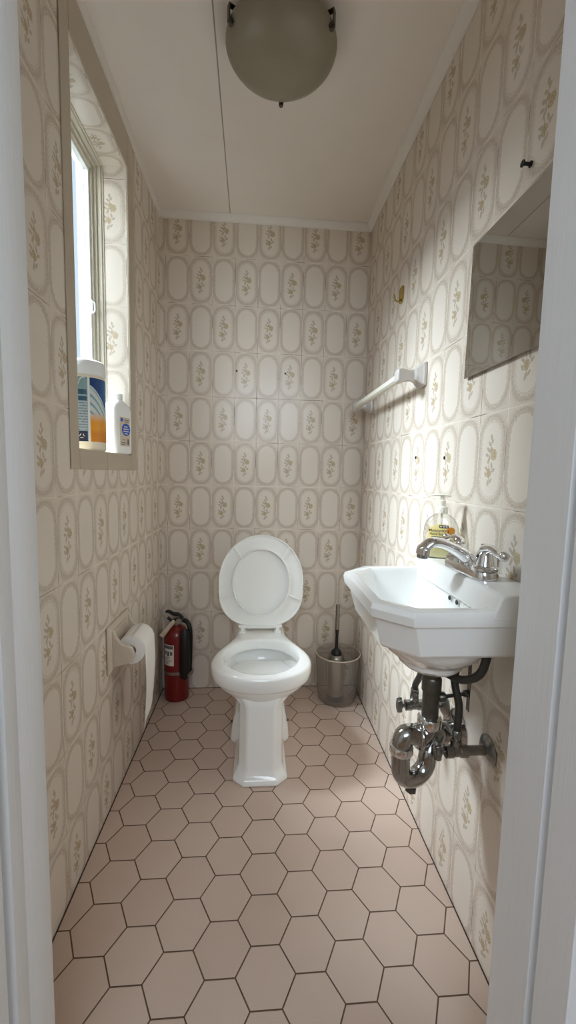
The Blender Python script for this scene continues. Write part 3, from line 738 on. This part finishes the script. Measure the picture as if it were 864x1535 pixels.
# ------------------------------------------------------------------ toilet-paper holder and roll
hold = thing('toilet_paper_holder', 'beige ceramic toilet paper holder fixed to the left wall', 'toilet paper holder', (0, 1.37, .54))
bm = B()
y0, y1, z0, z1 = 1.272, 1.470, .462, .618
def rr(x, e): return [Vector((x, a, b)) for a, b in ((y0 + e, z0 + e), (y1 - e, z0 + e), (y1 - e, z1 - e), (y0 + e, z1 - e))]
loft(bm, [rr(.0008, 0), rr(.008, 0), rr(.014, .010), rr(.016, .014), rr(.010, .024)])
mesh_obj('back_plate', bm, CERAM, parent=hold, smooth=30, bevel=.003, seg=2)
for (ya, yb) in ((1.290, 1.308), (1.452, 1.464)):
    bm = B()
    side = [(.010, .478), (.030, .484), (.046, .488), (.060, .492), (.072, .500), (.079, .514), (.079, .530), (.073, .544), (.060, .553), (.046, .557), (.034, .566), (.024, .582), (.018, .602), (.010, .606)]
    loft(bm, [[Vector((x, y, z)) for x, z in side] for y in (ya, yb)])
    mesh_obj('side_arm', bm, CERAM, parent=hold, smooth=40, bevel=.003, seg=2)
RC = Vector((.060, 0, .524)); RR_ = .047
bm = B(); tube(bm, [(RC.x, 1.306, RC.z), (RC.x, 1.454, RC.z)], .011, 16); mesh_obj('spring_roller', bm, WPLAST, parent=hold)
roll = thing('toilet_paper_roll', 'white toilet paper roll with a long torn sheet hanging down', 'toilet paper', (RC.x, 1.38, RC.z))
bm = B(); lathe(bm, [(.0185, 0), (.0445, 0), (RR_, .0015), (RR_, .1205), (.0445, .122), (.0185, .122), (.0185, 0)], (RC.x, 1.322, RC.z), (0, 1, 0), 56, False, False)
mesh_obj('paper_roll', bm, PAPER, parent=roll, smooth=40)
bm = B(); lathe(bm, [(.0183, -.001), (.0183, .123), (.0168, .123), (.0168, -.001), (.0183, -.001)], (RC.x, 1.322, RC.z), (0, 1, 0), 32, False, False)
mesh_obj('cardboard_core', bm, CARD, parent=roll, smooth=40)
bm = B(); ny, nz = 12, 34; V = []
for j in range(nz + 1):
    t = j / nz; row = []
    for i in range(ny + 1):
        q = i / ny; y = 1.3235 + .119 * q
        zb = .262 + .075 * max(0, q - .15) ** 1.1 - (.012 if q < .12 else 0)
        if t < .2:
            a = (PI / 2) * (1 - t / .2); x = RC.x + (RR_ + .0012) * math.cos(a); z = RC.z + (RR_ + .0012) * math.sin(a)
        else:
            tt = (t - .2) / .8; z = RC.z + (zb - RC.z) * tt
            x = RC.x + RR_ + .0012 + .004 * math.sin(tt * 5) * tt + .003 * math.sin(q * 7 + tt * 4) * tt
            y += .010 * tt * tt * q + .003 * math.sin(tt * 9) * tt
        row.append(bm.verts.new((x, y, z)))
    V.append(row)
for j in range(nz):
    for i in range(ny): bm.faces.new((V[j][i], V[j][i + 1], V[j + 1][i + 1], V[j + 1][i]))
o = mesh_obj('hanging_sheet', bm, PAPER, parent=roll, smooth=60)
md = o.modifiers.new('thick', 'SOLIDIFY'); md.thickness = .0006

# ------------------------------------------------------------------ fire extinguisher
EC = Vector((.086, 1.955, .0008))
ext = thing('fire_extinguisher', 'red fire extinguisher with black hose standing in the far left corner', 'fire extinguisher', EC)
bm = B(); lathe(bm, [(.054, 0), (.0585, .003), (.0595, .008), (.0595, .305), (.057, .325), (.050, .343), (.038, .357), (.024, .366), (.020, .372)], EC, seg=48)
mesh_obj('cylinder', bm, RED, parent=ext, smooth=40)
bm = B(); lathe(bm, [(.019, .370), (.021, .372), (.021, .384), (.017, .386), (.017, .402), (.012, .406)], EC, seg=24); tube(bm, [EC + Vector((.01, 0, .393)), EC + Vector((.036, -.004, .393))], .009, 14)
lathe(bm, [(.0135, 0), (.0145, .002), (.0145, .010), (.012, .012)], EC + Vector((.012, -.016, .392)), (.2, -1, .1), 20)
mesh_obj('valve', bm, STEEL, parent=ext, smooth=35)
bm = B(); tube(bm, cr([EC + Vector((.030, 0, .402)), EC + Vector((.010, 0, .420)), EC + Vector((-.014, -.003, .424)), EC + Vector((-.036, -.006, .438)), EC + Vector((-.050, -.008, .436))], 5), [.012] * 6 + lerp_list(.016, .010, 15), 10, flat=.6)
mesh_obj('squeeze_lever', bm, BLACKG, parent=ext, smooth=50)
bm = B(); tube(bm, cr([EC + Vector((.010, -.008, .402)), EC + Vector((-.018, -.012, .394)), EC + Vector((-.030, -.014, .402)), EC + Vector((-.040, -.014, .412))], 5), .010, 10, flat=.7)
mesh_obj('carry_handle', bm, BLACKG, parent=ext, smooth=50)
bm = B(); tube(bm, [EC + Vector((-.004, -.030, .400)), EC + Vector((-.028, -.042, .372)), EC + Vector((-.062, -.050, .330))], [.010, .0105, .0125], 8, flat=.45, up=(0, 1, .3))
mesh_obj('pull_tag', bm, CREAM, parent=ext, smooth=40)
bm = B(); tube(bm, cr([EC + Vector((.034, -.004, .393)), EC + Vector((.052, -.012, .388)), EC + Vector((.066, -.022, .365)), EC + Vector((.071, -.028, .33)), EC + Vector((.071, -.030, .26)), EC + Vector((.069, -.030, .19)), EC + Vector((.066, -.030, .135))], 6), .0105, 14)
hs = mesh_obj('hose', bm, BLACK, parent=ext, smooth=50)
bm = B(); tube(bm, [EC + Vector((.048, -.052, .365)), EC + Vector((.050, -.058, .345)), EC + Vector((.050, -.058, .22)), EC + Vector((.049, -.056, .15)), EC + Vector((.048, -.054, .125))], [.014, .021, .0235, .024, .018], 16)
mesh_obj('discharge_horn', bm, BLACK, parent=hs, smooth=50)
bm = B(); lathe(bm, [(.0600, .138), (.0612, .139), (.0612, .151), (.0600, .152)], EC, seg=44, cap0=False, cap1=False); tube(bm, cr([EC + Vector((.028, -.056, .145)), EC + Vector((.060, -.068, .146)), EC + Vector((.080, -.050, .148)), EC + Vector((.078, -.022, .150)), EC + Vector((.056, -.012, .148))], 5), .006, 8, flat=1.2)
mesh_obj('strap', bm, STEEL, parent=ext, smooth=40)
def cyl_patch(bm, c, r, a0, a1, z0, z1, n=16, uvl=None, ph=0):
    vs = [[bm.verts.new(Vector(c) + Vector((r * math.cos(a0 + (a1 - a0) * i / n), r * math.sin(a0 + (a1 - a0) * i / n), z))) for i in range(n + 1)] for z in (z0, z1)]
    for i in range(n):
        f = bm.faces.new((vs[0][i], vs[0][i + 1], vs[1][i + 1], vs[1][i]))
        if uvl is not None:
            for lp, (uu, vv) in zip(f.loops, ((i / n, 0), ((i + 1) / n, 0), ((i + 1) / n, 1), (i / n, 1))): lp[uvl].uv = (uu, vv)
dg_ = math.radians
bm = B(); cyl_patch(bm, EC, .0599, dg_(212), dg_(268), .185, .288); lb = mesh_obj('instruction_label', bm, LABELW, parent=ext)
bm = B(); cyl_patch(bm, EC, .0603, dg_(215), dg_(265), .268, .284)
for k in range(3): cyl_patch(bm, EC, .0603, dg_(218 + 16 * k), dg_(229 + 16 * k), .238 - (k % 2) * .006, .256)
for k in range(5): cyl_patch(bm, EC, .0603, dg_(218), dg_(240 + (k % 3) * 9), .194 + k * .0075, .1965 + k * .0075)
mesh_obj('label_print', bm, GREYINK, parent=lb, smooth=0)

# ------------------------------------------------------------------ wastebasket and toilet brush
WC = Vector((.8835, 1.916, .0008))
wb_ = thing('wastebasket', 'clear ribbed plastic wastebasket in the far right corner', 'wastebasket', WC)
bm = B(); n = 144
def wr(r, z, amp): return [WC + Vector(((r + amp * math.cos(2 * PI * i / n * 36)) * math.cos(2 * PI * i / n), (r + amp * math.cos(2 * PI * i / n * 36)) * math.sin(2 * PI * i / n), z)) for i in range(n)]
loft(bm, [wr(.090, .0, 0), wr(.0935, .004, .0006), wr(.096, .03, .0014), wr(.1085, .225, .0014), wr(.1095, .234, 0), wr(.1075, .234, 0), wr(.1065, .225, .0012), wr(.094, .03, .0012), wr(.0915, .008, 0), wr(.086, .005, 0)])
mesh_obj('bin', bm, CLEARP, parent=wb_, smooth=60)
bm = B(); ang_n = 72; loft(bm, [[WC + Vector((r * math.cos(2 * PI * i / ang_n), r * math.sin(2 * PI * i / ang_n), z)) for i in range(ang_n)] for r, z in ((.1075, .2335), (.1112, .2335), (.1118, .236), (.1112, .2385), (.1075, .2385), (.1075, .2335))], False, False)
mesh_obj('rim', bm, simple('milky_clear_plastic', L(205, 192, 175), .25), parent=wb_, smooth=50)
BC = Vector((.873, 1.902, .0068))
can = thing('brush_canister', 'brushed steel toilet brush canister standing inside the clear wastebasket', 'brush holder', BC)
bm = B(); lathe(bm, [(.040, .0), (.043, .003), (.043, .022), (.0405, .024)], BC, seg=36); mesh_obj('foot', bm, BLACKG, parent=can)
bm = B(); lathe(bm, [(.040, .024), (.040, .200), (.036, .215), (.030, .226), (.027, .228), (.025, .226), (.034, .205), (.037, .195), (.037, .026)], BC, seg=36); mesh_obj('canister', bm, STEEL, parent=can, smooth=40)
br = thing('toilet_brush', 'toilet brush with steel handle pointing up out of its canister', 'toilet brush', BC + Vector((0, 0, .22)))
BT = BC + Vector((-.001, 0, 0))
bm = B(); lathe(bm, [(.0095, .355), (.0100, .357), (.0100, .476), (.0085, .480), (.002, .481)], BT, seg=20); mesh_obj('grip', bm, STEEL, parent=br)
bm = B(); lathe(bm, [(.0075, .262), (.0075, .330), (.0095, .354)], BT, seg=18); mesh_obj('shaft', bm, BLACKG, parent=br)
bm = B(); lathe(bm, [(.026, .2290), (.0262, .236), (.022, .246), (.013, .254), (.0085, .262)], BT, seg=32); mesh_obj('splash_cap', bm, BLACKG, parent=br)

# ------------------------------------------------------------------ towel bar, hook, mirror, screws
tb = thing('towel_bar', 'white towel bar between two flared ceramic posts on the right wall', 'towel rail', (1.0, 1.60, 1.44))
BX, BZ = .928, 1.437
for (yc, s) in ((1.305, 1), (1.905, -1)):
    bm = B()
    def sec(x, hy, hz, dz=0.0): return [Vector((x, yc + hy * a, 1.442 + dz + hz * b)) for a, b in ((-1, -1), (0, -1.12), (1, -1), (1.05, 0), (1, 1), (0, 1.12), (-1, 1), (-1.05, 0))]
    loft(bm, [sec(.9993, .030, .036), sec(.992, .030, .036), sec(.985, .027, .031), sec(.974, .019, .022, -.001), sec(.962, .015, .016, -.002), (sec(.950, .0145, .0145, -.003)), sec(.938, .0165, .017, -.004), sec(.926, .019, .020, -.005), sec(.912, .0185, .019, -.005), sec(.909, .015, .016, -.005)])
    mesh_obj('post', bm, GREYC, parent=tb, smooth=45, bevel=.002)
bm = B(); a_ = .0125
loft(bm, [[Vector((BX + a_ * p, y, BZ + a_ * q)) for p, q in ((-1, -.55), (-.55, -1), (.55, -1), (1, -.55), (1, .55), (.55, 1), (-.55, 1), (-1, .55))] for y in (1.318, 1.892)])
mesh_obj('bar', bm, BARP, parent=tb, smooth=20)
hk = thing('robe_hook', 'small brass robe hook on the right wall above the towel bar', 'hook', (1.0, 1.548, 1.792))
bm = B(); yk = 1.548
loft(bm, [[Vector((x, yk + a * .022, 1.791 + b * .029)) for a, b in ((-.35, -1), (.35, -1), (1, -.62), (1, .75), (.7, 1), (-.7, 1), (-1, .75), (-1, -.62))] for x in (.9993, .9945)])
mesh_obj('plate', bm, BRASS, parent=hk, smooth=0, bevel=.001)
bm = B(); tube(bm, cr([(.9955, yk, 1.784), (.991, yk, 1.772), (.983, yk, 1.767), (.975, yk, 1.773), (.969, yk, 1.792)], 6), lerp_list(.0055, .0035, 25), 10, flat=.55)
mesh_obj('prong', bm, BRASS, parent=hk, smooth=50)
bm = B(); box(bm, .9930, .9992, .700, 1.019, 1.366, 1.685)
for v in bm.verts:
    if v.co.z < 1.5 and v.co.x < .996: v.co.x -= .0036
mir = mesh_obj('mirror', bm, MIRROR, at=(.9992, .86, 1.525), smooth=0, bevel=.001)
tag(mir, 'frameless square mirror on the right wall above the sink', 'mirror')
sh = thing('screw_hook', 'small black screw sticking out of the right wall above the mirror', 'screw', (1.0, .822, 1.735))
bm = B(); tube(bm, [(.9995, .822, 1.735), (.984, .822, 1.735)], .0035, 10); mesh_obj('shank', bm, BLACKG, parent=sh)
bm = B(); lathe(bm, [(.002, 0), (.0065, .001), (.0065, .003), (.002, .004)], (.984, .822, 1.735), (-1, 0, 0), 12); lathe(bm, [(.006, 0), (.006, .002)], (.9993, .822, 1.735), (-1, 0, 0), 12); mesh_obj('screw_head', bm, BLACKG, parent=sh)
def plug(lbl, c, d, grp):
    bm = B(); lathe(bm, [(.0048, 0), (.0048, .0015), (.0030, .0022), (.0026, .0010), (.0006, .0010)], c, d, 14)
    tag(mesh_obj('wall_plug', bm, BLACK, at=c), lbl, 'wall plug', grp)
plug('dark wall plug on the right wall below the towel bar, farther from the doorway', (.9995, 1.333, 1.180), (-1, 0, 0), 'dark plugs in the tiled walls')
plug('dark wall plug on the right wall above the soap bottle', (.9995, 1.122, 1.172), (-1, 0, 0), 'dark plugs in the tiled walls')
plug('dark wall plug in the back wall, left one of the pair', (.362, D - .0005, 1.607), (0, -1, 0), 'dark plugs in the tiled walls')
plug('dark wall plug in the back wall, right one of the pair', (.599, D - .0005, 1.604), (0, -1, 0), 'dark plugs in the tiled walls')

# ------------------------------------------------------------------ ceiling light
LC = Vector((.518, 1.205, ZC))
cl = thing('ceiling_light', 'round frosted glass ceiling light with three dark bronze clips, unlit', 'ceiling light', LC)
bm = B(); lathe(bm, [(.115, -.0005), (.115, -.018), (.108, -.022), (.02, -.022)], LC, seg=48); mesh_obj('ceiling_pan', bm, WHITE_TRIM, parent=cl)
bm = B(); lathe(bm, [(.148, -.052), (.1495, -.054), (.1485, -.0565), (.140, -.067), (.115, -.083), (.08, -.096), (.04, -.103), (.001, -.105), (.001, -.101), (.04, -.099), (.08, -.092), (.113, -.080), (.138, -.064), (.146, -.052)], LC, seg=64)
mesh_obj('glass_dish', bm, GLAMP, parent=cl, smooth=50)
for a in (87, 207, 327):
    ca, sa = math.cos(math.radians(a)), math.sin(math.radians(a)); d = Vector((ca, sa, 0)); q = Vector((-sa, ca, 0))
    bm = B(); m = frame_mat(LC, d, q, (0, 0, 1))
    box(bm, .1515, .1545, -.007, .007, -.062, -.030, m); box(bm, .138, .1545, -.007, .007, -.0665, -.0615, m); box(bm, .110, .1545, -.006, .006, -.031, -.028, m)
    lathe(bm, [(.006, 0), (.007, .002), (.006, .007), (.001, .008)], m @ Vector((.147, 0, -.0665)), (0, 0, -1), 12); box(bm, .108, .112, -.006, .006, -.031, -.015, m)
    mesh_obj('clip', bm, CLIP, parent=cl, smooth=30, bevel=.0008)

# ------------------------------------------------------------------ things on the window sill
def wipes_label():
    g = G('printed_wipes_label')
    uv = g.sep(g.coord('UV')); u, v = uv[0], uv[1]
    right = g.step(u, .535, .545)
    # right panel: blue swoosh above, pale stripes, orange below
    curve = g.add(.88, g.mul(g.f('POWER', g.f('MAXIMUM', g.sub(u, .545), 0.0), 1.35), -1.75))
    rel = g.sub(v, curve)
    pale = g.mix(g.step(v, .30, .50), L(236, 160, 40), L(214, 222, 220))
    pale = g.mix(g.step(v, .12, .22), L(224, 138, 22), pale)
    wv = g.f('SINE', g.mul(g.add(rel, g.mul(u, .10)), 48.0))
    stripe = g.mul(g.step(wv, .2, .8), g.mul(g.step(v, .40, .46), g.step(rel, 0.0, -.06)))
    pale = g.mix(g.mul(stripe, .8), pale, L(86, 152, 180))
    rp = g.mix(g.step(rel, -.004, .004), pale, g.mix(g.step(u, .72, .74), L(16, 62, 126), L(28, 96, 160)))
    # left panel: grey text lines, teal block, dark square at the bottom
    ln = g.step(g.f('SINE', g.mul(v, 150.0)), -.1, .3)
    txt = g.mul(ln, g.step(g.noise(g.xyz(g.mul(u, 90.0), g.mul(v, 24.0)), 1.0, 2.0), .40, .5))
    lp = g.mix(g.mul(txt, .7), L(176, 190, 196), L(70, 82, 96))
    inm = g.mul(g.step(u, .30, .305), g.step(u, .50, .495))
    top = g.mul(g.step(v, .63, .635), g.step(v, .81, .805)); top2 = g.mul(g.step(v, .70, .705), g.step(v, .73, .725))
    lp = g.mix(g.mul(top, inm), lp, L(40, 84, 104)); lp = g.mix(g.mul(top2, inm), lp, L(150, 180, 190))
    lp = g.mix(g.step(v, .81, .815), lp, L(128, 160, 160))
    lp = g.mix(g.mul(g.step(v, .165, .16), inm), lp, L(30, 40, 66))
    side = g.step(u, .305, .30)
    lp = g.mix(g.mul(side, .0), lp, L(200, 205, 205))
    sep_ = g.mul(g.step(u, .505, .51), g.step(u, .545, .535))
    col = g.mix(right, lp, rp); col = g.mix(sep_, col, L(232, 236, 236))
    g.put(g.b.inputs['Base Color'], col); g.b.inputs['Roughness'].default_value = .35
    return g.m
WCN = Vector((-.0485, 1.289, WZ0 + .0005)); WR = .0535
wp = thing('wipes_canister', 'white cleaning wipes canister with blue and orange label on window sill', 'wipes canister', WCN)
bm = B(); lathe(bm, [(.049, 0), (.0525, .003), (WR, .008), (WR, .214), (.0525, .218)], WCN, seg=56); mesh_obj('canister_body', bm, simple('cream_canister_plastic', L(236, 226, 204), .4), parent=wp)
bm = B(); lathe(bm, [(.0525, .218), (.0555, .219), (.0555, .238), (.0545, .2385), (.0545, .241), (.0555, .2415), (.0555, .252), (.053, .259), (.047, .263), (.02, .265), (.018, .262), (.001, .262)], WCN, seg=56); mesh_obj('lid', bm, HDPE, parent=wp, smooth=35)
bm = B(); uvl = bm.loops.layers.uv.new('UVMap'); cyl_patch(bm, WCN, WR + .0005, dg_(-160), dg_(30), .026, .210, 40, uvl)
lbw = mesh_obj('printed_label', bm, wipes_label(), parent=wp)
def on_can(ang, z, r): return WCN + Vector((r * math.cos(dg_(ang)), r * math.sin(dg_(ang)), z))
for k, (ac) in enumerate((-82, -97)):
    bm = B()
    for j in range(3):
        b0 = 90 + 120 * j; 
        def pt(a, r_): return on_can(ac + math.degrees(r_ * math.cos(dg_(a)) / WR), .0415 + r_ * math.sin(dg_(a)), WR + .0009)
        q1, q2, q3, q4 = pt(b0 + 14, .0082), pt(b0 + 96, .0082), pt(b0 + 92, .0048), pt(b0 + 24, .0048)
        bm.faces.new([bm.verts.new(p) for p in (q1, q2, q3, q4)])
    mesh_obj('recycling_symbol', bm, LABELW, parent=lbw, smooth=0)
bm = B()
p0, p1, p2, p3 = on_can(-84, .206, WR + .001), on_can(-68, .218, WR + .0018), on_can(-66, .214, WR + .0018), on_can(-92, .186, WR + .001)
bm.faces.new([bm.verts.new(p) for p in (p0, p1, p2, p3)]); mesh_obj('torn_seal', bm, LABELW, parent=wp, smooth=0)

BO = Vector((-.026, 1.492, WZ0 + .0006))
bt = thing('alcohol_bottle', 'white square-shouldered plastic bottle with small beige label beside wipes canister', 'bottle', BO)
a0 = math.radians(-22); bn = Vector((math.cos(a0), math.sin(a0), 0)); btg = Vector((-math.sin(a0), math.cos(a0), 0))
def brr(z, hn, ht, e=7.0, n=48):
    out = []
    for i in range(n):
        t = 2 * PI * i / n; ct, st = math.cos(t), math.sin(t)
        out.append(BO + bn * (hn * math.copysign(abs(ct) ** (2 / e), ct)) + btg * (ht * math.copysign(abs(st) ** (2 / e), st)) + Vector((0, 0, z)))
    return out
bm = B(); loft(bm, [brr(0, .022, .039, 5), brr(.003, .026, .043, 6), brr(.010, .028, .0455), brr(.150, .028, .0455), brr(.158, .0275, .045, 6), brr(.170, .025, .040, 4.5), brr(.181, .021, .030, 2.8), brr(.188, .018, .020, 2), brr(.194, .0165, .0165, 2)])
mesh_obj('bottle_body', bm, HDPE, parent=bt, smooth=35)
bm = B(); lathe(bm, [(.0185, .190), (.019, .191), (.019, .207), (.0175, .209), (.001, .209)], BO, seg=28); mesh_obj('screw_cap', bm, HDPE, parent=bt, smooth=35)
def face_rect(bm, s0, s1, z0, z1, d): bm.faces.new([bm.verts.new(BO + bn * (.0281 + d) + btg * a + Vector((0, 0, b))) for a, b in ((s0, z0), (s1, z0), (s1, z1), (s0, z1))])
bm = B(); face_rect(bm, -.020, .030, .028, .128, .0004); lbb = mesh_obj('paper_label', bm, simple('beige_paper_label', L(214, 200, 180), .5), parent=bt, smooth=0)
BLUE = simple('blue_print', L(24, 92, 190), .4)
bm = B(); n = 36; ctr = BO + bn * .0289 + btg * .010 + Vector((0, 0, .086))
bm.faces.new([bm.verts.new(ctr + btg * (.0215 * math.cos(2 * PI * i / n)) + Vector((0, 0, .0215 * math.sin(2 * PI * i / n)))) for i in range(n)])
ctr2 = BO + bn * .0289 + btg * -.011 + Vector((0, 0, .119))
bm.faces.new([bm.verts.new(ctr2 + btg * (.0065 * math.cos(2 * PI * i / n)) + Vector((0, 0, .0065 * math.sin(2 * PI * i / n)))) for i in range(n)])
mesh_obj('blue_disc', bm, BLUE, parent=lbb, smooth=0)
bm = B()
for (s0, s1, z) in ((0, .018, .096), (-.004, .024, .088), (-.004, .024, .080), (.002, .018, .072)): face_rect(bm, s0, s1, z - .0018, z + .0018, .0012)
mesh_obj('white_print', bm, LABELW, parent=lbb, smooth=0)
bm = B()
for (s0, s1, z) in ((-.016, .010, .040), (-.016, .004, .034), (-.010, .006, .050)): face_rect(bm, s0, s1, z - .0012, z + .0012, .0008)
mesh_obj('small_print', bm, GREYINK, parent=lbb, smooth=0)
bm = B(); face_rect(bm, 0, .026, .1178, .1202, .0008); face_rect(bm, 0, .022, .1118, .1142, .0008); mesh_obj('heading_print', bm, GREYINK, parent=lbb, smooth=0)
bm = B(); face_rect(bm, .016, .024, .034, .054, .0008); mesh_obj('barcode', bm, GREYINK, parent=lbb, smooth=0)
